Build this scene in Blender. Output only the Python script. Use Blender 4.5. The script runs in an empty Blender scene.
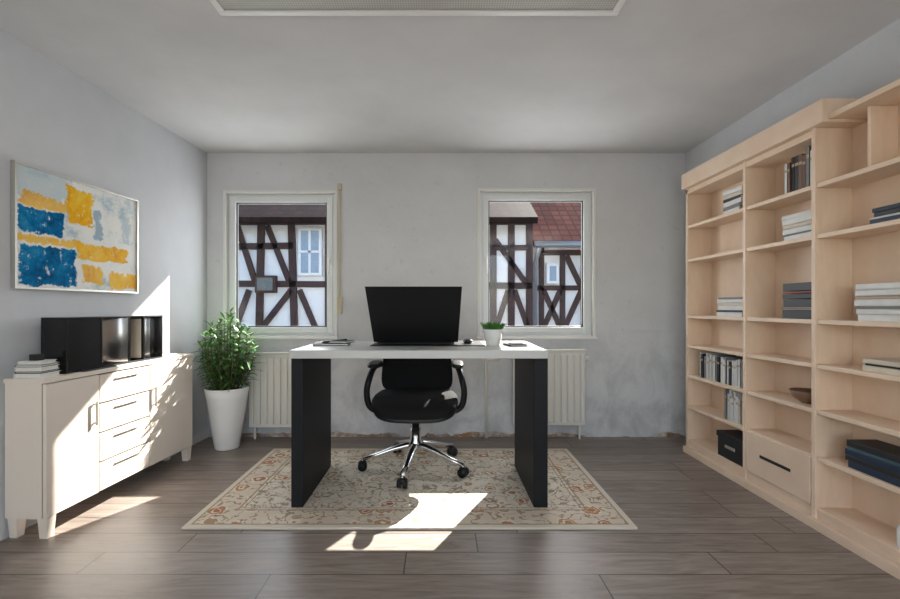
import bpy, bmesh, math, random
from mathutils import Vector, Matrix
random.seed(7)
S = bpy.context.scene
S.view_settings.view_transform = 'Standard'
S.view_settings.exposure = 0.0

# ------------------------------------------------------------------ nodes
class NT:
    def __init__(s, name, rough=0.5, metal=0.0, spec=0.5):
        s.m = bpy.data.materials.new(name); s.m.use_nodes = True
        s.nt = s.m.node_tree; s.n = s.nt.nodes; s.l = s.nt.links
        s.b = s.n['Principled BSDF']
        s.b.inputs['Roughness'].default_value = rough
        s.b.inputs['Metallic'].default_value = metal
        s.b.inputs['Specular IOR Level'].default_value = spec
    def put(s, sock, v):
        if hasattr(v, 'links') or isinstance(v, bpy.types.NodeSocket): s.l.new(v, sock)
        elif isinstance(v, (tuple, list)) and len(v) == 3 and sock.type == 'RGBA': sock.default_value = (*v, 1)
        else: sock.default_value = v
    def math(s, op, a, b=0.0, clamp=False):
        n = s.n.new('ShaderNodeMath'); n.operation = op; n.use_clamp = clamp
        s.put(n.inputs[0], a); s.put(n.inputs[1], b); return n.outputs[0]
    def mix(s, f, a, b, blend='MIX'):
        n = s.n.new('ShaderNodeMix'); n.data_type = 'RGBA'; n.blend_type = blend
        s.put(n.inputs[0], f); s.put(n.inputs[6], a); s.put(n.inputs[7], b); return n.outputs[2]
    def coord(s, kind='Object', scale=(1, 1, 1), loc=(0, 0, 0), rot=(0, 0, 0)):
        t = s.n.new('ShaderNodeTexCoord'); mp = s.n.new('ShaderNodeMapping')
        mp.inputs['Scale'].default_value = scale; mp.inputs['Location'].default_value = loc
        mp.inputs['Rotation'].default_value = rot
        s.l.new(t.outputs[kind], mp.inputs[0]); return mp.outputs[0]
    def sep(s, v):
        n = s.n.new('ShaderNodeSeparateXYZ'); s.l.new(v, n.inputs[0]); return n.outputs
    def comb(s, x, y, z):
        n = s.n.new('ShaderNodeCombineXYZ'); s.put(n.inputs[0], x); s.put(n.inputs[1], y); s.put(n.inputs[2], z); return n.outputs[0]
    def noise(s, v, scale, detail=3, rough=.5, dist=0):
        n = s.n.new('ShaderNodeTexNoise'); s.l.new(v, n.inputs['Vector'])
        n.inputs['Scale'].default_value = scale; n.inputs['Detail'].default_value = detail
        n.inputs['Roughness'].default_value = rough; n.inputs['Distortion'].default_value = dist
        return n.outputs['Fac']
    def voro(s, v, scale, rnd=1.0, feat='F1'):
        n = s.n.new('ShaderNodeTexVoronoi'); s.l.new(v, n.inputs['Vector']); n.feature = feat
        n.inputs['Scale'].default_value = scale; n.inputs['Randomness'].default_value = rnd
        return n.outputs
    def ramp(s, f, stops):
        n = s.n.new('ShaderNodeValToRGB'); s.put(n.inputs[0], f); e = n.color_ramp.elements
        while len(e) < len(stops): e.new(0.5)
        for i, (p, c) in enumerate(stops): e[i].position = p; e[i].color = (*c, 1)
        return n.outputs[0]
    def between(s, v, a, b):
        return s.math('MULTIPLY', s.math('GREATER_THAN', v, a), s.math('LESS_THAN', v, b))
    def bump(s, h, strength=.1, dist=.01):
        n = s.n.new('ShaderNodeBump'); n.inputs['Strength'].default_value = strength
        n.inputs['Distance'].default_value = dist; s.l.new(h, n.inputs['Height']); s.l.new(n.outputs[0], s.b.inputs['Normal'])
    def col(s, c): s.put(s.b.inputs['Base Color'], c)

def plain(name, c, rough=.5, metal=0., var=.06, scale=8, spec=.5, bump=0):
    t = NT(name, rough, metal, spec)
    v = t.coord()
    f = t.noise(v, scale, 3)
    a = tuple(x * (1 - var) for x in c); b = tuple(min(1, x * (1 + var)) for x in c)
    t.col(t.mix(f, a, b))
    if bump: t.bump(t.noise(v, scale * 12, 2), bump, .003)
    return t.m

def wall_mat(name, c, grime=False, bump=.15):
    t = NT(name, .9, 0, .2); v = t.coord('Object')
    f = t.noise(v, 1.6, 5, .6)
    base = t.ramp(f, [(.3, tuple(x * .87 for x in c)), (.7, c)])
    if grime:
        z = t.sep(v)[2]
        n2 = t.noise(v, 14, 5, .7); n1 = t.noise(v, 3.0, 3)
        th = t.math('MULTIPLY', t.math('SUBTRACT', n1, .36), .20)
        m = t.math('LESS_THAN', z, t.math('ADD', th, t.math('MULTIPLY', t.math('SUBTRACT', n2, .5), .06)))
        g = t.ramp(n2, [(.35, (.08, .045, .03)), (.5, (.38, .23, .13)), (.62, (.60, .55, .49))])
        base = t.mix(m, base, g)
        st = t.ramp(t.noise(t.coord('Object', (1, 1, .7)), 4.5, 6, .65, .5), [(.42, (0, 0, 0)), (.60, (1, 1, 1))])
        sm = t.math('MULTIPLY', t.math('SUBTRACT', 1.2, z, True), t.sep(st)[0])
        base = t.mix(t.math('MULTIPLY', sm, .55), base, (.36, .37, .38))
        cr = t.math('GREATER_THAN', t.noise(v, 11, 2), .68)
        base = t.mix(t.math('MULTIPLY', cr, .35), base, (.55, .55, .55))
    t.col(base); t.bump(t.noise(v, 22, 6, .65), bump, .01)
    return t.m

M = {}
M['wall'] = wall_mat('plaster_back', (.715, .72, .73), True, .25)
M['wall_l'] = wall_mat('plaster_side', (.64, .65, .67))
M['ceil'] = wall_mat('plaster_ceiling', (.70, .695, .69), bump=.1)
M['white'] = plain('white_paint', (.80, .79, .76), .45, var=.03)
M['pvc'] = plain('window_pvc', (.78, .80, .80), .3, var=.02)
M['cream'] = plain('cream_lacquer', (.80, .705, .605), .4, var=.03)
M['cream_gap'] = plain('cabinet_gap', (.22, .19, .16), .7)
M['rad'] = plain('radiator_enamel', (.76, .735, .67), .35, var=.02)
M['black'] = plain('black_plastic', (.010, .010, .011), .4, var=.2, spec=.3)
M['gloss'] = plain('black_gloss', (.01, .01, .011), .12, var=.2)
M['silver'] = plain('silver_face', (.42, .42, .42), .22, 1.0, var=.04)
M['charcoal'] = plain('charcoal_laminate', (.012, .013, .015), .5, var=.12, scale=20, spec=.2)
M['fabric'] = plain('black_fabric', (.010, .010, .011), .9, var=.3, scale=120, bump=.4, spec=.2)
M['chrome'] = plain('polished_aluminium', (.75, .75, .76), .18, 1.0, var=.03)
M['brush'] = plain('brushed_metal', (.62, .60, .56), .35, .9, var=.05)
M['desktop'] = plain('white_desktop', (.58, .575, .55), .35, var=.02)
M['pot'] = plain('white_ceramic', (.86, .85, .83), .25, var=.02)
M['soil'] = plain('soil', (.05, .035, .025), .95, var=.4, scale=60, bump=.8)
M['stem'] = plain('stem', (.13, .10, .05), .8)
M['paper'] = plain('paper', (.74, .71, .65), .8, var=.08, scale=90)
M['strap'] = plain('beige_strap', (.55, .47, .33), .7)
M['asphalt'] = plain('asphalt', (.35, .34, .33), .9, var=.2, scale=3)
M['timber'] = plain('dark_timber', (.055, .026, .024), .8, var=.4, scale=6, bump=.4)
M['render'] = plain('lime_render', (.95, .95, .96), .9, var=.04, scale=3)
M['pane'] = plain('dark_pane', (.06, .08, .11), .08, var=.1)
M['curtain'] = plain('lace_curtain', (.35, .45, .56), .8, var=.15, scale=20)
M['gutter'] = plain('zinc_gutter', (.35, .36, .38), .4, .7)
M['bowlwood'] = plain('bowl_wood', (.22, .13, .08), .4, var=.25, scale=30)
M['shade'] = plain('added_lamp_metal', (.6, .6, .58), .4, .8)
for nm, c in dict(b_white=(.72, .71, .68), b_cream=(.66, .58, .46), b_black=(.018, .018, .02), b_navy=(.015, .032, .06),
                  b_brown=(.17, .09, .06), b_red=(.28, .05, .04), b_grey=(.22, .22, .22), b_teal=(.05, .12, .16),
                  b_tan=(.48, .36, .25)).items():
    M[nm] = plain(nm, c, .5, var=.1, scale=30)

t = NT('perforated_panel', .6, .1); v = t.coord('Object')
vd = t.voro(v, 90, .0)[0]
t.col(t.mix(t.math('MULTIPLY', t.math('LESS_THAN', vd, .3), .6), (.50, .49, .45), (.22, .215, .20))); M['grille'] = t.m

t = NT('leaf', .45); v = t.coord(); t.col(t.ramp(t.noise(v, 25, 2), [(.3, (.025, .09, .018)), (.52, (.07, .21, .035)), (.72, (.17, .36, .075))]))
M['leaf'] = t.m

t = NT('pale_birch', .5); v = t.coord('Object', (6, 1.2, 1.2)); f = t.noise(v, 3, 6, .6, 1.0)
t.col(t.ramp(f, [(.3, (.78, .585, .425)), (.7, (.85, .665, .505))])); M['wood'] = t.m

m = bpy.data.materials.new('window_glass'); m.use_nodes = True; nt = m.node_tree; nt.nodes.clear()
o = nt.nodes.new('ShaderNodeOutputMaterial'); mx = nt.nodes.new('ShaderNodeMixShader'); tr = nt.nodes.new('ShaderNodeBsdfTransparent')
gl = nt.nodes.new('ShaderNodeBsdfGlossy'); gl.inputs['Roughness'].default_value = .02; mx.inputs[0].default_value = .04
tr.inputs[0].default_value = (.97, .98, .98, 1)
nt.links.new(tr.outputs[0], mx.inputs[1]); nt.links.new(gl.outputs[0], mx.inputs[2]); nt.links.new(mx.outputs[0], o.inputs[0]); M['glass'] = m

# floor planks
t = NT('wood_floor', .36, 0, .5)
v = t.coord('Object')
xyz = t.sep(v)
PW, PL = .168, 1.35
row = t.math('FLOOR', t.math('DIVIDE', xyz[1], PW))
off = t.math('FRACT', t.math('MULTIPLY', t.math('SINE', t.math('MULTIPLY', row, 12.9898)), 437.54))
xs = t.math('ADD', t.math('DIVIDE', xyz[0], PL), off)
colid = t.math('FLOOR', xs)
rid = t.math('FRACT', t.math('MULTIPLY', t.math('SINE', t.math('ADD', t.math('MULTIPLY', row, 7.13), t.math('MULTIPLY', colid, 91.7))), 437.85))
gv = t.comb(t.math('ADD', t.math('MULTIPLY', xyz[0], 1.1), t.math('MULTIPLY', rid, 37)), t.math('MULTIPLY', xyz[1], 9), rid)
g = t.noise(gv, 1.9, 8, .62, 2.2)
g2 = t.noise(t.comb(t.math('MULTIPLY', xyz[0], 3), t.math('MULTIPLY', xyz[1], 70), rid), 2, 4, .6, .3)
c = t.ramp(g, [(.33, (.085, .062, .050)), (.43, (.19, .152, .127)), (.56, (.29, .24, .207)), (.70, (.41, .345, .298))])
c = t.mix(t.math('MULTIPLY', g2, .45), c, (.11, .088, .075))
tone = t.ramp(rid, [(0, (.20, .165, .14)), (1, (.40, .34, .295))])
c = t.mix(.30, c, tone)
fy = t.math('FRACT', t.math('DIVIDE', xyz[1], PW)); fx = t.math('FRACT', xs)
seam = t.math('MAXIMUM', t.math('LESS_THAN', fy, .035), t.math('LESS_THAN', fx, .0045))
c = t.mix(t.math('MULTIPLY', seam, .85), c, (.03, .022, .018))
t.col(c); t.put(t.b.inputs['Roughness'], t.math('ADD', t.math('MULTIPLY', g, .2), .30))
t.bump(t.math('SUBTRACT', g, seam), .12, .003)
M['floor'] = t.m

# rug
RX0, RX1, RY0, RY1 = -1.278, .977, 2.22, 3.46
t = NT('rug_weave', .95, 0, .1); v = t.coord('Object'); x, y, z = t.sep(v)
hx, hy = (RX1 - RX0) / 2, (RY1 - RY0) / 2
e = t.math('MINIMUM', t.math('SUBTRACT', hx, t.math('ABSOLUTE', x)), t.math('SUBTRACT', hy, t.math('ABSOLUTE', y)))
def warp(amp, sc, o=0.):
    a = t.noise(t.coord('Object', loc=(o, 0, 0)), sc, 3); b_ = t.noise(t.coord('Object', loc=(o + 9, 5, 3)), sc, 3)
    return t.comb(t.math('ADD', x, t.math('MULTIPLY', t.math('SUBTRACT', a, .5), amp)), t.math('ADD', y, t.math('MULTIPLY', t.math('SUBTRACT', b_, .5), amp)), 0.0)
wv = warp(.10, 14); wv2 = warp(.06, 26, 4)
cream = t.ramp(t.noise(v, 4, 4), [(.3, (.62, .55, .45)), (.7, (.76, .70, .60))])
c = cream
vine = t.between(t.noise(wv, 8, 2), .482, .512)
c = t.mix(t.math('MULTIPLY', vine, .85), c, (.25, .18, .12))
vine = t.between(t.noise(wv, 14, 1), .44, .463)
c = t.mix(t.math('MULTIPLY', vine, .75), c, (.26, .26, .18))
d3 = t.voro(wv, 24, 1)[0]
c = t.mix(t.math('MULTIPLY', t.math('LESS_THAN', d3, .22), .8), c, (.32, .26, .17))
vo = t.voro(wv2, 7.0, .9); d1 = vo[0]
hue = t.ramp(t.sep(vo[1])[0], [(.0, (.32, .09, .05)), (.4, (.42, .20, .09)), (.7, (.24, .22, .16)), (1, (.46, .26, .13))])
c = t.mix(t.math('MULTIPLY', t.math('LESS_THAN', d1, .34), .85), c, (.74, .68, .56))
c = t.mix(t.math('MULTIPLY', t.between(d1, .21, .28), .85), c, hue)
c = t.mix(t.math('LESS_THAN', d1, .14), c, hue)
inb = t.between(e, .035, .20)
bc = t.mix(.35, cream, (.55, .45, .33))
bd = t.voro(wv2, 6.6, .45); bdd = bd[0]
bh = t.ramp(t.sep(bd[1])[1], [(.0, (.34, .09, .04)), (.5, (.44, .20, .08)), (1, (.24, .23, .16))])
bc = t.mix(t.math('MULTIPLY', t.between(t.noise(wv, 12, 1), .475, .512), .85), bc, (.24, .16, .10))
bc = t.mix(t.math('MULTIPLY', t.math('LESS_THAN', t.voro(wv, 20, 1)[0], .26), .8), bc, (.34, .22, .13))
bc = t.mix(t.math('MULTIPLY', t.math('LESS_THAN', bdd, .36), .9), bc, (.74, .68, .56))
bc = t.mix(t.math('MULTIPLY', t.between(bdd, .20, .31), .9), bc, bh)
bc = t.mix(t.math('LESS_THAN', bdd, .16), bc, bh)
c = t.mix(inb, c, bc)
for a, b in ((.030, .040), (.188, .198), (.214, .221)):
    c = t.mix(t.math('MULTIPLY', t.between(e, a, b), .9), c, (.33, .24, .17))
c = t.mix(t.math('LESS_THAN', e, .03), c, (.66, .60, .50))
c = t.mix(t.math('MULTIPLY', t.noise(v, 60, 2), .12), c, (.75, .71, .63))
t.col(c); t.bump(t.noise(v, 300, 2), .4, .004); M['rug'] = t.m

# painting
t = NT('abstract_painting', .85, 0, .1); g = t.coord('Generated'); gy, gz = t.sep(g)[1], t.sep(g)[2]
n1 = t.noise(g, 4, 6, .7); n2 = t.noise(t.coord('Generated', (1, 1.6, 1.2)), 4.5, 10, .78); n3 = t.noise(t.coord('Generated', (1, 1.5, 1), (3, 7, 2)), 4, 10, .78)
u = t.math('ADD', gy, t.math('MULTIPLY', t.math('SUBTRACT', n2, .5), .24))
w = t.math('ADD', gz, t.math('MULTIPLY', t.math('SUBTRACT', n3, .5), .22))
c = t.ramp(n1, [(.35, (.42, .54, .60)), (.47, (.80, .80, .77)), (.75, (.88, .86, .80))])
def patch(c, u0, u1, w0, w1, colr, f=1.0):
    mk = t.math('MULTIPLY', t.between(u, u0, u1), t.between(w, w0, w1))
    return t.mix(t.math('MULTIPLY', mk, f), c, colr)
blue = t.ramp(n2, [(.35, (.0, .05, .14)), (.5, (.0, .16, .37)), (.68, (.04, .32, .54))])
yel = t.ramp(n3, [(.35, (.72, .28, .01)), (.5, (.86, .47, .015)), (.68, (.90, .62, .10))])
c = patch(c, -.1, .40, .74, 1.1, (.42, .55, .60), .6)
c = patch(c, .03, .38, .68, .79, yel, .85)
c = patch(c, .02, .32, .47, .67, blue)
c = patch(c, -.1, .50, .39, .45, yel, .9)
c = patch(c, .03, .42, .02, .37, blue)
c = patch(c, .36, .56, .60, .94, yel)
c = patch(c, .44, .90, .29, .44, yel, .95)
c = patch(c, .48, .66, .06, .24, yel, .9)
c = patch(c, .72, 1.1, .02, .20, yel, .92)
c = patch(c, .58, .65, .50, .78, (.16, .32, .44), .7)
c = patch(c, .84, .93, .5, .8, (.45, .55, .6), .7)
n4 = t.noise(t.coord('Generated', (1, 2.5, 1.5)), 7, 8, .78)
c = t.mix(t.math('MULTIPLY', t.math('GREATER_THAN', n4, .60), .85), c, (.86, .86, .82))
c = t.mix(t.math('MULTIPLY', t.math('LESS_THAN', n4, .36), .7), c, (.05, .10, .14))
t.col(c); M['paint'] = t.m

def roofmat(name, c1, c2):
    t = NT(name, .8, 0, .1); v = t.coord('Object'); x, y, z = t.sep(v)
    fy = t.math('FRACT', t.math('MULTIPLY', z, 8)); fx = t.math('FRACT', t.math('MULTIPLY', x, 6))
    k = t.voro(t.comb(t.math('FLOOR', t.math('MULTIPLY', x, 6)), t.math('FLOOR', t.math('MULTIPLY', z, 8)), 0.0), 1, 1)[1]
    c = t.mix(t.sep(k)[0], c1, c2)
    dk = t.math('MAXIMUM', t.math('LESS_THAN', fy, .22), t.math('LESS_THAN', fx, .16))
    t.col(t.mix(t.math('MULTIPLY', dk, .75), c, tuple(q * .25 for q in c1))); return t.m
M['roof'] = roofmat('red_roof_tiles', (.17, .036, .022), (.27, .065, .04))
M['roofd'] = roofmat('dark_roof_tiles', (.015, .006, .006), (.035, .012, .011))

# ------------------------------------------------------------------ mesh builder
class B:
    def __init__(s, name, origin=(0, 0, 0)):
        s.name = name; s.bm = bmesh.new(); s.mats = []; s.o = Vector(origin)
    def mi(s, k):
        m = M[k]
        if m not in s.mats: s.mats.append(m)
        return s.mats.index(m)
    def add(s, verts, faces, k, smooth=False):
        i = s.mi(k); vs = [s.bm.verts.new(Vector(p) - s.o) for p in verts]
        for f in faces:
            try:
                fc = s.bm.faces.new([vs[j] for j in f]); fc.material_index = i; fc.smooth = smooth
            except ValueError: pass
    def box(s, x0, x1, y0, y1, z0, z1, k, mtx=None):
        v = [Vector(p) for p in ((x0, y0, z0), (x1, y0, z0), (x1, y1, z0), (x0, y1, z0), (x0, y0, z1), (x1, y0, z1), (x1, y1, z1), (x0, y1, z1))]
        if mtx: v = [mtx @ p for p in v]
        s.add(v, [(0, 3, 2, 1), (4, 5, 6, 7), (0, 1, 5, 4), (1, 2, 6, 5), (2, 3, 7, 6), (3, 0, 4, 7)], k)
    def hexa(s, v, k):
        s.add(v, [(0, 3, 2, 1), (4, 5, 6, 7), (0, 1, 5, 4), (1, 2, 6, 5), (2, 3, 7, 6), (3, 0, 4, 7)], k)
    def beam(s, p0, p1, w, dep, k):
        p0, p1 = Vector(p0), Vector(p1); d = (p1 - p0).normalized(); n = Vector((-d.z, 0, d.x)) * w / 2; f = Vector((0, dep, 0))
        v = [p0 - n, p1 - n, p1 - n + f, p0 - n + f, p0 + n, p1 + n, p1 + n + f, p0 + n + f]
        s.hexa(v, k)
    def tube(s, pts, r, k, seg=12, flat=(1, 1), cap=True):
        pts = [Vector(p) for p in pts]; rs = r if isinstance(r, (list, tuple)) else [r] * len(pts)
        verts = []; up = None
        for i, p in enumerate(pts):
            d = (pts[min(i + 1, len(pts) - 1)] - pts[max(i - 1, 0)]).normalized()
            if up is None:
                up = Vector((0, 0, 1)) if abs(d.z) < .9 else Vector((1, 0, 0))
            a = d.cross(up).normalized(); b = a.cross(d).normalized(); up = b
            for j in range(seg):
                th = 2 * math.pi * j / seg
                verts.append(p + a * math.cos(th) * rs[i] * flat[0] + b * math.sin(th) * rs[i] * flat[1])
        F = []
        for i in range(len(pts) - 1):
            for j in range(seg):
                F.append((i * seg + j, i * seg + (j + 1) % seg, (i + 1) * seg + (j + 1) % seg, (i + 1) * seg + j))
        if cap:
            F.append(tuple(range(seg))[::-1]); F.append(tuple(range((len(pts) - 1) * seg, len(pts) * seg)))
        s.add(verts, F, k, True)
    def lathe(s, c, prof, k, seg=40):
        verts = []; F = []; n = len(prof)
        for i, (r, z) in enumerate(prof):
            for j in range(seg):
                th = 2 * math.pi * j / seg; verts.append((c[0] + r * math.cos(th), c[1] + r * math.sin(th), c[2] + z))
        for i in range(n - 1):
            for j in range(seg): F.append((i * seg + j, i * seg + (j + 1) % seg, (i + 1) * seg + (j + 1) % seg, (i + 1) * seg + j))
        F.append(tuple(range(seg))[::-1]); F.append(tuple(range((n - 1) * seg, n * seg)))
        s.add(verts, F, k, True)
    def superq(s, c, sz, k, e1=.35, e2=.35, nu=20, nv=36, mtx=None, fn=None):
        def pw(a, e): return math.copysign(abs(a) ** e, a)
        verts = []; F = []
        for i in range(nu + 1):
            ph = -math.pi / 2 + math.pi * i / nu
            for j in range(nv):
                th = 2 * math.pi * j / nv
                p = Vector((sz[0] * pw(math.cos(ph), e1) * pw(math.cos(th), e2), sz[1] * pw(math.cos(ph), e1) * pw(math.sin(th), e2), sz[2] * pw(math.sin(ph), e1)))
                if fn: p = fn(p)
                if mtx: p = mtx @ p
                verts.append(p + Vector(c))
        for i in range(nu):
            for j in range(nv): F.append((i * nv + j, i * nv + (j + 1) % nv, (i + 1) * nv + (j + 1) % nv, (i + 1) * nv + j))
        s.add(verts, F, k, True)
    def done(s, bevel=0, parent=None, rot=None, seg=2):
        if not bevel: bmesh.ops.remove_doubles(s.bm, verts=s.bm.verts, dist=1e-6)
        bmesh.ops.recalc_face_normals(s.bm, faces=s.bm.faces)
        me = bpy.data.meshes.new(s.name); s.bm.to_mesh(me); s.bm.free()
        for m in s.mats: me.materials.append(m)
        ob = bpy.data.objects.new(s.name, me); ob.location = s.o; S.collection.objects.link(ob)
        if rot: ob.rotation_euler = rot
        if bevel:
            md = ob.modifiers.new('bevel', 'BEVEL'); md.width = bevel; md.segments = seg; md.limit_method = 'ANGLE'; md.angle_limit = math.radians(50)
        if parent: ob.parent = parent
        return ob
def empty(name, loc=(0, 0, 0), rz=0):
    e = bpy.data.objects.new(name, None); e.location = loc; e.rotation_euler = (0, 0, rz); e.empty_display_size = .1
    S.collection.objects.link(e); return e

F, CH = 450.0, 1.10
def X(px, d): return (px - 440) / F * d
def Z(py, d): return CH - (py - 307) / F * d

D = 3.808; H = 2.403; YR = -1.7; RW = 2.075
def xw(y): return -1.971 - .055 * (D - y)
TH = .14

# ------------------------------------------------------------------ room shell
b = B('floor'); b.box(-2.45, 2.35, YR - .2, D + TH, -.12, 0, 'floor'); b.done()
b = B('ceiling'); b.box(-2.45, 2.35, YR - .2, D + TH, H, H + .12, 'ceil'); b.done()
W1 = (X(225, D), X(336, D), Z(337, D), Z(192, D))
W2 = (X(479, D), X(594, D), Z(337, D), Z(190, D))
b = B('wall_back')
xa, xb = -2.2, 2.3
b.box(xa, xb, D, D + TH, 0, W1[2], 'wall')
zt = max(W1[3], W2[3])
b.box(xa, xb, D, D + TH, zt, H, 'wall')
b.box(xa, W1[0], D, D + TH, W1[2], zt, 'wall'); b.box(W1[1], W2[0], D, D + TH, W1[2], zt, 'wall'); b.box(W2[1], xb, D, D + TH, W1[2], zt, 'wall')
if W1[3] < zt: b.box(W1[0], W1[1], D, D + TH, W1[3], zt, 'wall')
b.done()
b = B('wall_left')
b.hexa([(xw(YR) - .2, YR, 0), (xw(YR), YR, 0), (xw(D), D, 0), (xw(D) - .2, D, 0), (xw(YR) - .2, YR, H), (xw(YR), YR, H), (xw(D), D, H), (xw(D) - .2, D, H)], 'wall_l'); b.done()
b = B('wall_right'); b.box(RW, RW + .2, YR, D, 0, H, 'wall_l'); b.done()
b = B('wall_rear')
b.box(-2.45, -1.5, YR - .2, YR, 0, H, 'wall_l'); b.box(1.5, 2.35, YR - .2, YR, 0, H, 'wall_l')
b.box(-1.5, 1.5, YR - .2, YR, 0, .3, 'wall_l'); b.box(-1.5, 1.5, YR - .2, YR, 2.25, H, 'wall_l'); b.done()
b = B('added_rear_window')  # invented rear window, out of view, frames the added fill light
for (a0, a1, c0, c1) in ((-1.5, 1.5, .3, .36), (-1.5, 1.5, 2.19, 2.25), (-1.5, -1.44, .36, 2.19), (1.44, 1.5, .36, 2.19), (-.04, .04, .36, 2.19)):
    b.box(a0, a1, YR - .12, YR - .06, c0, c1, 'pvc')
b.done()

def window(name, w, handle_side):
    x0, x1, z0, z1 = w
    b = B(name)
    r = .012
    for bx in ((x0, x0 + r, z0, z1), (x1 - r, x1, z0, z1), (x0 + r, x1 - r, z1 - r, z1), (x0 + r, x1 - r, z0, z0 + r)):
        b.box(bx[0], bx[1], D - .012, D + TH + .0, bx[2], bx[3], 'white')
    fy0, fy1 = D + .035, D + .10; fw = .04
    X0, X1, Z0, Z1 = x0 + r, x1 - r, z0 + r, z1 - r
    for bx in ((X0, X0 + fw, Z0, Z1), (X1 - fw, X1, Z0, Z1), (X0 + fw, X1 - fw, Z1 - fw, Z1), (X0 + fw, X1 - fw, Z0, Z0 + fw)):
        b.box(bx[0], bx[1], fy0, fy1, bx[2], bx[3], 'pvc')
    q = .022; sw = .048
    X0 += q; X1 -= q; Z0 += q; Z1 -= q
    for bx in ((X0, X0 + sw, Z0, Z1), (X1 - sw, X1, Z0, Z1), (X0 + sw, X1 - sw, Z1 - sw, Z1), (X0 + sw, X1 - sw, Z0, Z0 + sw)):
        b.box(bx[0], bx[1], fy0 - .018, fy0 + .04, bx[2], bx[3], 'pvc')
    g = .010; a0, a1, c0, c1 = X0 + sw, X1 - sw, Z0 + sw, Z1 - sw
    for bx in ((a0, a0 + g, c0, c1), (a1 - g, a1, c0, c1), (a0 + g, a1 - g, c1 - g, c1), (a0 + g, a1 - g, c0, c0 + g)):
        b.box(bx[0], bx[1], fy0 - .004, fy0 + .02, bx[2], bx[3], 'black')
    b.add([(a0, fy0 + .01, c0), (a1, fy0 + .01, c0), (a1, fy0 + .01, c1), (a0, fy0 + .01, c1)], [(0, 1, 2, 3)], 'glass')
    hx = X0 + sw / 2 if handle_side < 0 else X1 - sw / 2
    zc = (z0 + z1) / 2 + .03
    b.box(hx - .014, hx + .014, fy0 - .03, fy0 - .018, zc - .035, zc + .035, 'white')
    b.box(hx - .009, hx + .009, fy0 - .055, fy0 - .03, zc - .01, zc + .01, 'white')
    b.box(hx - .010, hx + .010, fy0 - .065, fy0 - .050, zc - .11, zc + .012, 'white')
    b.box(x0 - .02, x1 + .02, D - .035, D + .03, z0 - .018, z0 + .0, 'white')
    return b.done(.003)
window('window_1', W1, 1)
window('window_2', W2, -1)
for i, w in enumerate((W1, W2)):
    b = B('trim_%d' % (i + 1)); s = .012
    b.box(w[0] - s, w[0], D - .014, D + .002, w[2], w[3] + s, 'white'); b.box(w[1], w[1] + s, D - .014, D + .002, w[2], w[3] + s, 'white')
    b.box(w[0], w[1], D - .014, D + .002, w[3], w[3] + s, 'white'); b.done(.002)
b = B('roller_shutter_strap'); xs_ = X(340, D)
b.box(xs_ - .018, xs_ + .018, D - .022, D, Z(190, D), Z(184, D), 'strap')
b.box(xs_ - .010, xs_ + .010, D - .010, D - .006, Z(300, D), Z(188, D), 'strap')
b.box(xs_ - .020, xs_ + .020, D - .028, D, Z(314, D), Z(297, D), 'strap'); b.done(.003)
b = B('trim_3'); b.box(X(622, D), X(682, D), D - .012, D, Z(331, D), Z(328, D), 'wall'); b.done(.002)
b = B('baseboard_left'); b.hexa([(xw(3.3), 3.3, 0), (xw(3.3) + .014, 3.3, 0), (xw(D) + .014, D - .001, 0), (xw(D), D - .001, 0), (xw(3.3), 3.3, .07), (xw(3.3) + .014, 3.3, .07), (xw(D) + .014, D - .001, .07), (xw(D), D - .001, .07)], 'white'); b.done()

b = B('heating_pipe')
b.tube([(X(486, D), D - .03, .0), (X(486, D), D - .03, .64), (X(488, D), D - .03, .66), (X(500, D), D - .03, .665)], .011, 'rad')
b.done()

def radiator(x0, x1, z0, z1):
    b = B('radiator'); y1, y0 = D - .035, D - .115
    b.box(x0, x1, y0 + .02, y1, z0, z1, 'rad')
    n = int((x1 - x0) / .052); w = (x1 - x0) / n
    for i in range(n):
        b.box(x0 + i * w + .010, x0 + (i + 1) * w - .010, y0, y0 + .022, z0 + .03, z1 - .03, 'rad')
    b.box(x0 - .004, x1 + .004, y0 - .002, y1 + .002, z1, z1 + .012, 'rad')
    b.box(x0 + .08, x0 + .12, y1, D - .0005, z0 + .1, z0 + .14, 'rad'); b.box(x1 - .12, x1 - .08, y1, D - .0005, z0 + .1, z0 + .14, 'rad')
    b.tube([(x1 - .04, y1 - .03, z0 + .01), (x1 - .04, y1 - .03, 0)], .009, 'rad')
    b.tube([(x0 + .04, y1 - .03, z0 + .01), (x0 + .04, y1 - .03, 0)], .009, 'rad')
    b.tube([(x1, y0 + .045, z1 - .06), (x1 + .035, y0 + .045, z1 - .06)], .018, 'white')
    b.done(.006)
radiator(X(248, 3.7), X(322, 3.7), Z(428, 3.7), Z(354, 3.7))
radiator(X(514, 3.7), X(586, 3.7), Z(426, 3.7), Z(351, 3.7))

b = B('ceiling_heating_panel'); c0, c1 = 1.25, 1.985; z0 = H - .020; fr = .030; a0, a1 = X(221, 1.985), X(617, 1.985)
b.box(a0, a1, c0, c0 + fr, z0, H, 'white'); b.box(a0, a1, c1 - fr, c1, z0, H, 'white')
b.box(a0, a0 + fr, c0 + fr, c1 - fr, z0, H, 'white'); b.box(a1 - fr, a1, c0 + fr, c1 - fr, z0, H, 'white')
b.box(a0 + fr, a1 - fr, c0 + fr, c1 - fr, z0 + .006, H, 'grille')
b.done(.003)

# ------------------------------------------------------------------ rug
b = B('area_rug', ((RX0 + RX1) / 2, (RY0 + RY1) / 2, 0)); b.box(RX0, RX1, RY0, RY1, .0, .012, 'rug'); b.done(.004)
RZ = .012

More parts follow.
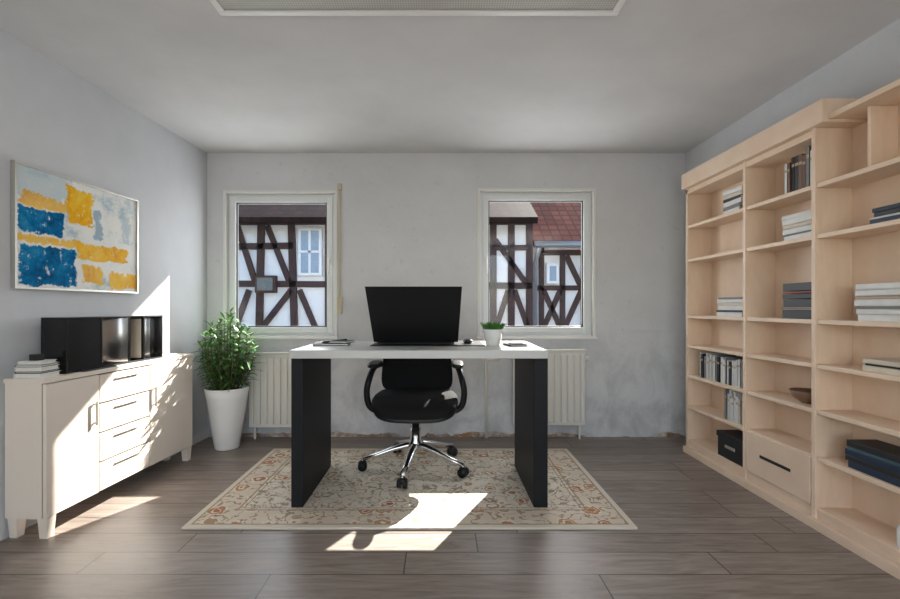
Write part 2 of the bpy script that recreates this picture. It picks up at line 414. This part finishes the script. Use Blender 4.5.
# ------------------------------------------------------------------ desk
b = B('office_desk')
DY0, DY1 = 2.41, 3.08; DT = .868
b.box(X(289, DY0), X(549, DY0), DY0, DY1, DT - .045, DT, 'desktop')
b.box(-.808, -.743, 2.44, 3.07, RZ, DT - .045, 'charcoal')
b.box(.508, .585, 2.44, 3.07, RZ, DT - .045, 'charcoal')
b.box(-.743, .508, 3.02, 3.05, DT - .10, DT - .045, 'charcoal')
b.done(.004)

b = B('laptop')
zb = DT + .004
b.box(-.39, .09, 2.80, 3.05, zb, zb + .018, 'black')
for r_ in range(5):
    for c_ in range(14): b.box(-.36 + c_ * .03, -.336 + c_ * .03, 2.84 + r_ * .03, 2.864 + r_ * .03, zb + .018, zb + .021, 'gloss')
yb, yt = 2.79, 2.60; zl, zh = zb + .012, 1.218
xl0, xr0 = X(374, yb), X(458, yb); xl1, xr1 = X(365, yt), X(462, yt)
tk = .012
b.hexa([(xl0, yb - tk, zl), (xr0, yb - tk, zl), (xr0, yb, zl), (xl0, yb, zl), (xl1, yt - tk, zh), (xr1, yt - tk, zh), (xr1, yt, zh), (xl1, yt, zh)], 'black')
b.tube([(xl0 + .04, yb, zb + .016), (xr0 - .04, yb, zb + .016)], .010, 'gloss')
b.done(.004)
b = B('desk_mat'); b.box(X(371, 2.7), X(485, 2.7), 2.66, 3.06, DT, DT + .004, 'black'); b.done(.001)
b = B('computer_mouse'); b.superq((X(468, 2.82), 2.82, DT + .018), (.03, .052, .016), 'gloss', .8, .9); b.done()
def book(b, c, sx, sy, sz, k, ang=0):
    m = Matrix.Translation(Vector(c)) @ Matrix.Rotation(ang, 4, 'Z')
    t_ = .003
    b.box(-sx / 2, sx / 2, -sy / 2, sy / 2, 0, t_, k, m); b.box(-sx / 2, sx / 2, -sy / 2, sy / 2, sz - t_, sz, k, m)
    b.box(-sx / 2, -sx / 2 + t_, -sy / 2, sy / 2, t_, sz - t_, k, m)
    b.box(-sx / 2 + t_, sx / 2 - .005, -sy / 2 + .004, sy / 2 - .004, t_, sz - t_, 'paper', m)
b = B('notebook'); book(b, (X(332, 2.75), 2.76, DT), .21, .15, .014, 'b_black', .1)
book(b, (X(339, 2.75), 2.76, DT + .014), .15, .12, .014, 'b_navy', -.25)
b.tube([(X(322, 2.7), 2.70, DT + .020), (X(345, 2.7), 2.76, DT + .033)], .005, 'gloss'); b.done(.001)
b = B('mobile_phone'); book(b, (X(515, 2.72), 2.72, DT), .11, .14, .012, 'b_black', .2); b.box(X(509, 2.72), X(522, 2.72), 2.67, 2.76, DT + .012, DT + .018, 'gloss'); b.done(.001)

# ------------------------------------------------------------------ plants
def leaf(b, base, d, L, Wd, droop, up=Vector((0, 0, 1))):
    d = d.normalized(); s = d.cross(up)
    if s.length < 1e-3: s = Vector((1, 0, 0))
    s.normalize(); n = s.cross(d)
    pr = [(0, .15), (.3, .9), (.6, .85), (.85, .4), (1, .02)]; vs = []
    for (q, w) in pr:
        c = base + d * L * q - Vector((0, 0, 1)) * droop * L * q * q
        vs += [c - s * Wd * w / 2 + n * Wd * .12, c, c + s * Wd * w / 2 + n * Wd * .12]
    Fc = []
    for i in range(4):
        k = i * 3; Fc += [(k, k + 1, k + 4, k + 3), (k + 1, k + 2, k + 5, k + 4)]
    b.add(vs, Fc, 'leaf', True)
px_, py_ = -1.665, 3.52
b = B('potted_plant', (px_, py_, 0))
b.lathe((px_, py_, 0), [(.085, 0), (.092, .01), (.12, .2), (.150, .40), (.163, .475), (.150, .475), (.14, .44), (.01, .435)], 'pot')
b.lathe((px_, py_, .43), [(.138, 0), (.138, .018), (.01, .022)], 'soil')
for i in range(28):
    a = 2 * math.pi * (i * .618); rr = .215 * math.sqrt((i + .5) / 28)
    hh = .63 * (1 - .42 * (rr / .215) ** 2) * random.uniform(.85, 1.03)
    if i % 7 == 3: hh *= 1.06
    base = Vector((px_ + .08 * math.cos(a) * rr / .2, py_ + .08 * math.sin(a) * rr / .2, .44)); top = Vector((px_ + rr * math.cos(a), py_ + rr * math.sin(a) * .6, .44 + hh))
    mid = (base + top) / 2 + Vector((rr * math.cos(a) * .35, rr * math.sin(a) * .15, 0))
    pts = []
    for q in range(9):
        u_ = q / 8; pts.append(base * (1 - u_) ** 2 + mid * 2 * u_ * (1 - u_) + top * u_ * u_)
    b.tube(pts, [.005 - .003 * q / 8 for q in range(9)], 'stem', 6)
    for q in range(34):
        u_ = .08 + .92 * q / 33; p = base * (1 - u_) ** 2 + mid * 2 * u_ * (1 - u_) + top * u_ * u_
        th = q * 2.4 + i; el = random.uniform(.0, .6) + (1.0 if q > 30 else 0)
        dr = Vector((math.cos(th), math.sin(th), el)); L = random.uniform(.065, .105)
        if p.x + dr.x * L < xw(p.y) + .03: dr.x = abs(dr.x) * .3
        if p.y + dr.y * L > 3.68: dr.y = -abs(dr.y)
        leaf(b, p, dr, L, random.uniform(.020, .032), random.uniform(.1, .6))
b.done()
cx, cy = X(493, 2.72), 2.72
b = B('potted_succulent', (cx, cy, DT))
b.lathe((cx, cy, DT), [(.038, 0), (.042, .004), (.058, .088), (.060, .098), (.053, .098), (.050, .085), (.01, .083)], 'pot')
b.lathe((cx, cy, DT + .075), [(.05, 0), (.05, .012), (.01, .014)], 'soil')
for i in range(300):
    a = random.uniform(0, 6.28); r_ = .052 * math.sqrt(random.random())
    leaf(b, Vector((cx + r_ * math.cos(a), cy + r_ * math.sin(a), DT + .085)), Vector((math.cos(a) * r_ * 12, math.sin(a) * r_ * 12, random.uniform(.8, 1.6))), random.uniform(.035, .066), .013, .1)
b.done()

# ------------------------------------------------------------------ office chair
cx, cy = -.165, 3.05
ch = empty('office_chair', (0, 0, 0))
b = B('star_base')
for i, a in enumerate((-100, -28, 44, 116, 188)):
    a = math.radians(a); R = .355
    dx, dy = math.cos(a), math.sin(a)
    pts = [(cx + dx * r, cy + dy * r, z) for r, z in ((.02, .17), (.06, .168), (.16, .145), (.26, .112), (R, .088))]
    b.tube(pts, [.030, .028, .024, .020, .017], 'chrome', 12, (1, .7))
    wx, wy = cx + dx * R, cy + dy * R
    b.tube([(wx, wy, .09), (wx, wy, .045)], .010, 'chrome')
    sd = Vector((-dy, dx, 0))
    for sg in (-1, 1):
        c0 = Vector((wx, wy, RZ + .03)) + sd * sg * .008; c1 = Vector((wx, wy, RZ + .03)) + sd * sg * .028
        b.tube([c0, c1], .030, 'black', 20)
    b.superq((wx, wy, RZ + .045), (.028, .028, .022), 'black', .8, .9, 10, 16)
b.lathe((cx, cy, .13), [(.035, 0), (.048, .02), (.045, .06), (.036, .075), (.036, .15), (.026, .152), (.026, .26), (.02, .262)], 'chrome', 24)
b.done(parent=ch)
b = B('seat')
def sf(p): return Vector((p.x * (1 - .10 * max(0, p.y / .26)), p.y, p.z - .035 * max(0, -p.y / .26) ** 3 + .012 * (p.x / .27) ** 2))
b.superq((cx, cy + .02, .46), (.285, .27, .055), 'fabric', .55, .45, 20, 44, fn=sf)
b.superq((cx, cy + .02, .415), (.275, .258, .032), 'black', .6, .5, 16, 40, fn=sf)
b.box(cx - .10, cx + .10, cy - .12, cy + .14, .36, .40, 'black')
b.tube([(cx + .10, cy, .385), (cx + .22, cy - .02, .375)], .008, 'black')
b.done(parent=ch)
b = B('backrest')
def bf(p): return Vector((p.x * (1 - .10 * (p.z / .27)), p.y - .10 * (p.x / .25) ** 2 + .03 * (p.z / .27), p.z))
b.superq((cx, cy + .30, .74), (.245, .028, .255), 'fabric', .35, .5, 24, 40, fn=bf)
b.tube([(cx, cy + .12, .375), (cx, cy + .27, .39), (cx, cy + .34, .46), (cx, cy + .35, .70)], .022, 'black', 12, (1.6, .8))
b.done(parent=ch)
b = B('armrests')
for sg in (-1, 1):
    ax = cx + sg * .310
    pts = [(cx + sg * .12, cy + .0, .385), (cx + sg * .24, cy - .0, .39), (ax, cy - .01, .43), (ax + sg * .018, cy - .02, .52), (ax + sg * .006, cy - .02, .60), (ax - sg * .016, cy + .04, .675), (ax - sg * .035, cy + .13, .69), (ax - sg * .05, cy + .26, .68)]
    P = [Vector(p) for p in pts]; sm = []
    for i in range(len(P) - 1):
        p0, p1, p2, p3 = P[max(i - 1, 0)], P[i], P[i + 1], P[min(i + 2, len(P) - 1)]
        for q in range(5):
            u_ = q / 5; sm.append(.5 * ((2 * p1) + (p2 - p0) * u_ + (2 * p0 - 5 * p1 + 4 * p2 - p3) * u_ ** 2 + (3 * p1 - p0 - 3 * p2 + p3) * u_ ** 3))
    sm.append(P[-1]); b.tube(sm, .021, 'black', 12)
    b.superq((ax - sg * .026, cy + .06, .705), (.042, .135, .018), 'black', .6, .6, 12, 28)
b.done(parent=ch)

# ------------------------------------------------------------------ sideboard
ang = math.atan(.055)
near = (-1.857, 2.115)
sb = empty('sideboard', (near[0], near[1], 0), -ang)
L_, DP, ZT, ZB = 1.15, .200, .762, .10
b = B('carcass')
b.box(-DP, -.018, 0, L_, ZB, ZT - .022, 'cream'); b.box(-DP, .004, -.006, L_ + .006, ZT - .022, ZT, 'cream')
b.box(-.018, -.016, .004, L_ - .004, ZB + .004, ZT - .024, 'cream_gap')
b.done(.003, sb)
b = B('doors_and_drawers')
y1_, y2_ = .315, .705; g = .0045
b.box(-.016, .002, g, y1_ - g, ZB + .002, ZT - .027, 'cream'); b.box(-.016, .002, y2_ + g, L_ - g, ZB + .002, ZT - .027, 'cream')
hs = (ZT - .026 - ZB) / 4
for i in range(4):
    b.box(-.016, .002, y1_ + g, y2_ - g, ZB + i * hs + g, ZB + (i + 1) * hs - g, 'cream')
b.done(.002, sb)
b = B('handles')
for i in range(4):
    z_ = ZB + (i + 1) * hs - .04; b.box(.002, .010, .42, .60, z_, z_ + .006, 'brush')
for y_ in (y1_ - .035, y2_ + .035):
    b.box(.012, .020, y_ - .005, y_ + .005, .47, .60, 'brush')
    b.box(.002, .013, y_ - .004, y_ + .004, .48, .49, 'brush'); b.box(.002, .013, y_ - .004, y_ + .004, .58, .59, 'brush')
b.done(.001, sb)
b = B('feet')
for y_ in (.01, L_ - .06):
    for x_ in (-DP + .0, -.05):
        b.hexa([(x_ + .006, y_ + .006, 0), (x_ + .044, y_ + .006, 0), (x_ + .044, y_ + .044, 0), (x_ + .006, y_ + .044, 0), (x_, y_, ZB), (x_ + .05, y_, ZB), (x_ + .05, y_ + .05, ZB), (x_, y_ + .05, ZB)], 'cream')
b.done(.002, sb)

def W(lx, ly):
    c, s_ = math.cos(-ang), math.sin(-ang); return (near[0] + lx * c - ly * s_, near[1] + lx * s_ + ly * c)
b = B('black_media_cabinet')
mt = Matrix.Translation((*W(0, 0), 0)) @ Matrix.Rotation(-ang, 4, 'Z')
zA, zB2 = ZT, ZT + .285
xb_, xf = -.170, -.035
y0_, yE = .15, .88
b.box(xb_, xf, y0_, yE, zA, zA + .012, 'gloss', mt); b.box(xb_, xf, y0_, yE, zB2 - .010, zB2, 'gloss', mt)
b.box(xb_, xb_ + .012, y0_, yE, zA + .012, zB2 - .010, 'gloss', mt)
for y_ in (y0_, .37, .58, .70, yE - .012): b.box(xb_ + .012, xf, y_, y_ + .010, zA + .012, zB2 - .010, 'gloss', mt)
b.box(xf - .02, xf - .002, y0_ + .010, .37, zA + .012, zB2 - .010, 'gloss', mt)
def curved(ya, yb2, x0_, x1_, bul, k):
    n = 18; vs = []; Fc = []
    for i in range(n + 1):
        u_ = i / n; yy = ya + (yb2 - ya) * u_; xx = x0_ + (x1_ - x0_) * u_ + bul * math.sin(math.pi * u_)
        for (dx, zz) in ((0, zA + .012), (0, zB2 - .010), (-.006, zB2 - .010), (-.006, zA + .012)): vs.append(mt @ Vector((xx + dx, yy, zz)))
    for i in range(n):
        for j in range(4): Fc.append((i * 4 + j, i * 4 + (j + 1) % 4, (i + 1) * 4 + (j + 1) % 4, (i + 1) * 4 + j))
    b.add(vs, Fc, k, True)
curved(.38, .58, xf - .09, xf - .006, .02, 'silver')
curved(.71, yE - .012, xf - .085, xf - .05, .02, 'silver')
b.box(xb_ + .013, xb_ + .02, .59, .70, zA + .02, zB2 - .02, 'b_cream', mt)
b.box(xb_ + .02, xf - .015, .690, .699, zA + .02, zB2 - .02, 'b_cream', mt)
b.done(.002)
b = B('book_stack')
def W3(lx, ly, z): a_ = W(lx, ly); return (a_[0], a_[1], z)
zz = ZT
for k, h_, sx, sy in (('b_white', .022, .125, .095), ('b_black', .010, .12, .09), ('b_white', .02, .12, .09), ('b_grey', .012, .115, .09), ('b_white', .016, .10, .08)):
    book(b, W3(-.10, .065, zz), sy + .03, sx - .005, h_, k, random.uniform(-.08, .08)); zz += h_
b.box(W(-.10, .06)[0] - .02, W(-.10, .06)[0] + .02, W(-.10, .06)[1] - .02, W(-.10, .06)[1] + .02, zz, zz + .03, 'b_black')
b.done(.001)
b = B('magazine'); book(b, W3(-.018, .34, ZT), .03, .22, .006, 'b_black'); b.done(.0005)

# ------------------------------------------------------------------ picture
ya, yb_ = 2.157, 2.975; zc0, zc1 = 1.188, 1.805
pa = empty('framed_painting', (xw((ya + yb_) / 2), (ya + yb_) / 2, (zc0 + zc1) / 2), -ang)
hw, hh = (yb_ - ya) / 2, (zc1 - zc0) / 2
b = B('canvas'); b.box(.003, .016, -hw + .010, hw - .010, -hh + .010, hh - .010, 'paint'); b.done(0, pa)
b = B('frame')
for bx in ((-hw, hw, hh - .011, hh), (-hw, hw, -hh, -hh + .011), (-hw, -hw + .011, -hh + .011, hh - .011), (hw - .011, hw, -hh + .011, hh - .011)):
    b.box(.002, .026, bx[0], bx[1], bx[2], bx[3], 'brush')
b.done(.001, pa)

# ------------------------------------------------------------------ bookcase
BX, BK = 1.875, 2.07
SH = [1.716, 1.462, 1.037, .815, .588, .355, .10]
ys = [3.42, 2.77, 2.256, 1.40]; tv = .024
b = B('bookcase')
b.box(BK - .012, BK, ys[3], ys[0], 0.0, 2.02, 'wood')
for i, y_ in enumerate(ys):
    zt_ = 2.0 if i < 2 else 2.03
    b.box(BX - (.004 if i in (1, 2) else 0), BK - .012, y_ - tv / 2, y_ + tv / 2, 0.0, zt_, 'wood')
for u_ in range(3):
    yA, yB = ys[u_ + 1] + tv / 2, ys[u_] - tv / 2
    for z_ in SH: b.box(BX + .004, BK - .012, yA, yB, z_ - .022, z_, 'wood')
    b.box(BX + .008, BX + .02, yA, yB, 0, .078, 'wood')
b.box(BX - .004, BK - .012, ys[3] - tv / 2, ys[2] + .012, 2.005, 2.03, 'wood')
b.box(BX - .0, BK - .012, ys[2] + tv / 2, ys[0] + .012, 1.955, 1.99, 'wood')
b.box(BX - .035, BK, 2.165, 3.43, 1.992, 2.105, 'wood')
b.box(BX - .025, BX + .004, 1.40, 3.43, 0, .045, 'wood')
b.box(BX - .006, BX + .012, ys[2] + .02, ys[1] - .02, .105, .345, 'wood')
b.box(BX - .009, BX - .005, 2.40, 2.63, .218, .236, 'b_black')
b.box(BX + .06, BK - .012, 2.02, 2.038, SH[0], 2.005, 'wood')
b.done(.002)

def stack(y0, y1, z, items, xf_=1.893, name='book_stack', dep=.14):
    b = B(name); zz = z
    for k, h_ in items:
        L = (y1 - y0) * random.uniform(.86, 1.0); a_ = random.uniform(-.04, .04)
        book(b, (xf_ + dep / 2 + random.uniform(0, .008), (y0 + y1) / 2 + random.uniform(-.01, .01), zz), dep * random.uniform(.9, 1), L, h_, k, a_); zz += h_ + .001
    return b.done(.001)
def rowb(y0, y1, z, cols, hmin, hmax, tmin=.016, tmax=.03, xf_=1.897, dep=.13):
    b = B('book_row'); y = y1
    while y > y0 + tmin:
        th = min(random.uniform(tmin, tmax), y - y0); h_ = random.uniform(hmin, hmax); k = random.choice(cols); x0_ = xf_ + random.uniform(0, .01)
        b.box(x0_, x0_ + .003, y - th, y, z, z + h_, k); b.box(x0_, x0_ + dep, y - th, y - th + .002, z, z + h_, k); b.box(x0_, x0_ + dep, y - .002, y, z, z + h_, k)
        b.box(x0_ + .003, x0_ + dep - .004, y - th + .002, y - .002, z + .003, z + h_ - .004, 'paper')
        b.box(x0_ - .0006, x0_, y - th + .003, y - .003, z + h_ * .72, z + h_ * .8, 'b_tan')
        y -= th + .0008
    return b.done()
stack(2.83, 3.02, SH[0], [('b_white', .025), ('b_grey', .02), ('b_white', .03), ('b_black', .02), ('b_cream', .025), ('b_white', .03)])
stack(2.80, 3.10, SH[2], [('b_white', .028), ('b_black', .012), ('b_white', .028), ('b_cream', .02), ('b_white', .022), ('b_grey', .012)])
rowb(2.80, 3.30, SH[4], ['b_white', 'b_white', 'b_white', 'b_black', 'b_cream', 'b_grey', 'b_brown'], .15, .185)
rowb(2.80, 3.02, SH[5], ['b_white', 'b_cream', 'b_white', 'b_grey', 'b_tan'], .15, .20)
b = B('storage_box'); b.box(1.888, 2.03, 2.80, 3.06, SH[6], SH[6] + .13, 'b_black'); b.box(1.881, 2.035, 2.795, 3.065, SH[6] + .13, SH[6] + .165, 'b_black')
b.box(1.884, 1.889, 2.88, 2.98, SH[6] + .07, SH[6] + .09, 'brush'); b.done(.006)
rowb(2.285, 2.48, SH[0], ['b_black', 'b_brown', 'b_brown', 'b_white', 'b_grey', 'b_black'], .16, .215)
stack(2.285, 2.50, SH[1], [('b_white', .025), ('b_grey', .008), ('b_white', .028), ('b_cream', .02), ('b_white', .03), ('b_white', .022)])
b = B('media_box_stack'); zz = SH[2]
for h_, k in ((.05, 'b_black'), (.012, 'b_grey'), (.045, 'b_black'), (.03, 'b_black'), (.012, 'b_red'), (.045, 'b_black')):
    o_ = random.uniform(0, .01); b.box(1.893 + o_, 2.03, 2.29, 2.50 - o_ * 2, zz, zz + h_ - .003, k); zz += h_
b.done(.002)
b = B('wooden_bowl'); b.lathe((1.965, 2.40, SH[4]), [(.03, 0), (.035, .006), (.068, .03), (.084, .066), (.080, .068), (.062, .034), (.03, .014), (.004, .012)], 'bowlwood'); b.done()
stack(1.80, 2.00, SH[1], [('b_navy', .022), ('b_white', .008), ('b_black', .02), ('b_navy', .018)])
stack(1.80, 2.07, SH[2], [('b_white', .03), ('b_white', .022), ('b_grey', .012), ('b_white', .03), ('b_tan', .014), ('b_white', .026), ('b_white', .026)])
stack(1.82, 2.02, SH[3], [('b_cream', .025), ('b_black', .008), ('b_cream', .02)])
stack(1.80, 2.12, SH[5], [('b_navy', .03), ('b_black', .022), ('b_navy', .028), ('b_teal', .012), ('b_black', .03)])
b = B('small_bottle'); b.lathe((1.93, 1.86, SH[6]), [(.028, 0), (.03, .005), (.03, .08), (.015, .1), (.015, .125), (.01, .127)], 'pot'); b.done()

# ------------------------------------------------------------------ exterior
def E(px, py, d=8.0): return (X(px, d), d - .06, Z(py, d))
gb = B('street_ground'); gb.box(-30, 30, D + TH + .3, 40, -3.1, -3.0, 'asphalt'); gb.done()
h = B('half_timbered_house')
hx0, hx1 = -9, X(532, 8)
h.box(hx0, hx1, 8.0, 12, -3, 2.62, 'render')
def bm(lst, w=.12):
    for (a, c, e_, f_) in lst: h.beam(E(a, c), E(e_, f_), w, .08, 'timber')
bm([(0, 222, 531, 222), (0, 250, 294, 246), (0, 282, 531, 286), (0, 330, 531, 330)], .11)
bm([(262, 224, 260, 330), (292, 224, 295, 330), (329, 224, 329, 330), (232, 224, 232, 330), (200, 224, 200, 330), (360, 224, 360, 330), (400, 224, 400, 330), (440, 224, 440, 330), (470, 224, 470, 330)], .12)
bm([(238, 226, 256, 282), (268, 226, 290, 282), (264, 326, 292, 290), (300, 290, 316, 328), (236, 328, 250, 290), (340, 288, 355, 328), (408, 226, 436, 284)], .095)
bm([(493, 224, 493, 330), (511, 224, 511, 330), (529, 218, 529, 330)], .115)
bm([(495, 240, 526, 284), (496, 328, 508, 290), (514, 290, 527, 326)], .09)
bm([(492, 248, 530, 248)], .09)
def hwin(px0, px1, py0, py1):
    a, c = E(px0, py1), E(px1, py0)
    h.box(a[0], c[0], 7.90, 7.98, a[2], c[2], 'render'); q = .05
    h.box(a[0] + q, c[0] - q, 7.885, 7.90, a[2] + q, c[2] - q, 'curtain')
    xm = (a[0] + c[0]) / 2; zm = (a[2] + c[2]) / 2
    h.box(xm - .02, xm + .02, 7.87, 7.885, a[2], c[2], 'render'); h.box(a[0], c[0], 7.87, 7.885, zm - .02, zm + .02, 'render')
hwin(300, 323, 229, 276)
a, c = E(258, 293), E(278, 276); h.box(a[0], c[0], 7.86, 7.98, a[2], c[2], 'timber'); h.box(a[0] + .04, c[0] - .04, 7.85, 7.86, a[2] + .04, c[2] - .04, 'pane')
h.hexa([(hx0, 7.55, 2.50), (hx1 + .0, 7.55, 2.50), (hx1 + .0, 10, 3.95), (hx0, 10, 3.95), (hx0, 7.5, 2.60), (hx1 + .0, 7.5, 2.60), (hx1 + .0, 9.95, 4.05), (hx0, 9.95, 4.05)], 'roofd')
h.done()
h = B('red_roofed_house')
gx0 = hx1 + .02
h.box(gx0, 9, 8.3, 12, -3, 2.35, 'render')
def E2(px, py): return (X(px, 8.3), 8.24, Z(py, 8.3))
for (a, c, e_, f_) in [(537, 253, 720, 253), (537, 288, 720, 288), (537, 330, 720, 330), (541, 245, 541, 330), (562, 253, 562, 330), (583, 253, 583, 330), (604, 253, 604, 330), (640, 253, 640, 330), (680, 253, 680, 330),
                       (543, 290, 560, 328), (543, 328, 560, 290), (564, 328, 581, 290), (566, 256, 580, 286), (585, 290, 602, 328), (585, 328, 602, 290)]:
    h.beam(E2(a, c), E2(e_, f_), .09, .08, 'timber')
a, c = E2(545, 284), E2(557, 264); h.box(a[0], c[0], 8.16, 8.29, a[2], c[2], 'render'); h.box(a[0] + .05, c[0] - .05, 8.15, 8.16, a[2] + .05, c[2] - .05, 'curtain')
h.hexa([(gx0, 7.95, 2.15), (9, 7.95, 2.15), (9, 10.5, 4.05), (gx0, 10.5, 4.05), (gx0, 7.9, 2.24), (9, 7.9, 2.24), (9, 10.45, 4.14), (gx0, 10.45, 4.14)], 'roof')
h.tube([(gx0, 7.84, 2.19), (9, 7.84, 2.19)], .055, 'gutter'); h.tube([(gx0 + .08, 7.84, 2.15), (gx0 + .08, 8.2, 1.9), (gx0 + .08, 8.2, -2)], .04, 'gutter')
h.done()
b = B('added_sun_blocker'); b.box(-4, 4.5, D + TH, 5.10, 2.68, 2.76, 'timber'); b.done()  # unseen overhang, added to cut the sun patches short

# ------------------------------------------------------------------ light
sd = Vector((-.52, -1, -.76)).normalized()
sun = bpy.data.lights.new('sun', 'SUN'); sun.energy = 25; sun.angle = math.radians(.5); sun.color = (1, .94, .86)
so = bpy.data.objects.new('sun', sun); so.rotation_euler = sd.to_track_quat('-Z', 'Y').to_euler(); S.collection.objects.link(so)
w = bpy.data.worlds.new('world'); S.world = w; w.use_nodes = True; nt = w.node_tree
sky = nt.nodes.new('ShaderNodeTexSky'); sky.sky_type = 'NISHITA'; sky.sun_disc = False; sky.sun_elevation = math.radians(36); sky.sun_rotation = math.radians(27)
bg = nt.nodes['Background']; nt.links.new(sky.outputs[0], bg.inputs[0]); bg.inputs[1].default_value = .42
def area(name, loc, rot, sx, sy, e, c):
    l = bpy.data.lights.new(name, 'AREA'); l.shape = 'RECTANGLE'; l.size = sx; l.size_y = sy; l.energy = e; l.color = c
    o = bpy.data.objects.new(name, l); o.location = loc; o.rotation_euler = rot; S.collection.objects.link(o); return o
area('rear_fill_light', (0, YR - .04, 1.28), (math.radians(90), 0, 0), 2.8, 1.8, 35, (1, .985, .96))  # added fill lamp behind the camera, no known source there
area('window_sky_fill', ((W1[0] + W1[1]) / 2, D + TH + .05, 1.5), (math.radians(-90), 0, 0), .9, 1.1, 15, (.97, .985, 1))  # extra area lamps at both windows, added to boost the sky light
area('window_sky_fill', ((W2[0] + W2[1]) / 2, D + TH + .05, 1.5), (math.radians(-90), 0, 0), .9, 1.1, 15, (.97, .985, 1))
for (lx, ly) in ((-1.6, -.9), (1.6, -.9)):  # made-up uplighters out of view, added to brighten the ceiling
    b = B('added_floor_lamp'); b.lathe((lx, ly, 0), [(.15, 0), (.15, .015), (.02, .025), (.012, .03), (.012, 1.68), (.03, 1.69)], 'shade')
    b.lathe((lx, ly, 1.69), [(.03, 0), (.11, .05), (.16, .12), (.155, .12), (.10, .055), (.02, .01)], 'shade'); b.done()
    l = bpy.data.lights.new('ceiling_fill_spot', 'SPOT'); l.energy = 92; l.spot_size = math.radians(150); l.spot_blend = .6; l.shadow_soft_size = .08; l.color = (1, .95, .88)
    o = bpy.data.objects.new('ceiling_fill_spot', l); o.location = (lx, ly, 1.80); o.rotation_euler = (math.radians(180), 0, 0); S.collection.objects.link(o)

# ------------------------------------------------------------------ camera
cam = bpy.data.cameras.new('camera'); co = bpy.data.objects.new('camera', cam); S.collection.objects.link(co)
co.location = (0, 0, CH); co.rotation_euler = (math.radians(90), 0, 0)
cam.sensor_width = 36; cam.lens = 18; cam.shift_x = 10 / 900; cam.shift_y = 7.5 / 900; cam.clip_start = .05
S.camera = co
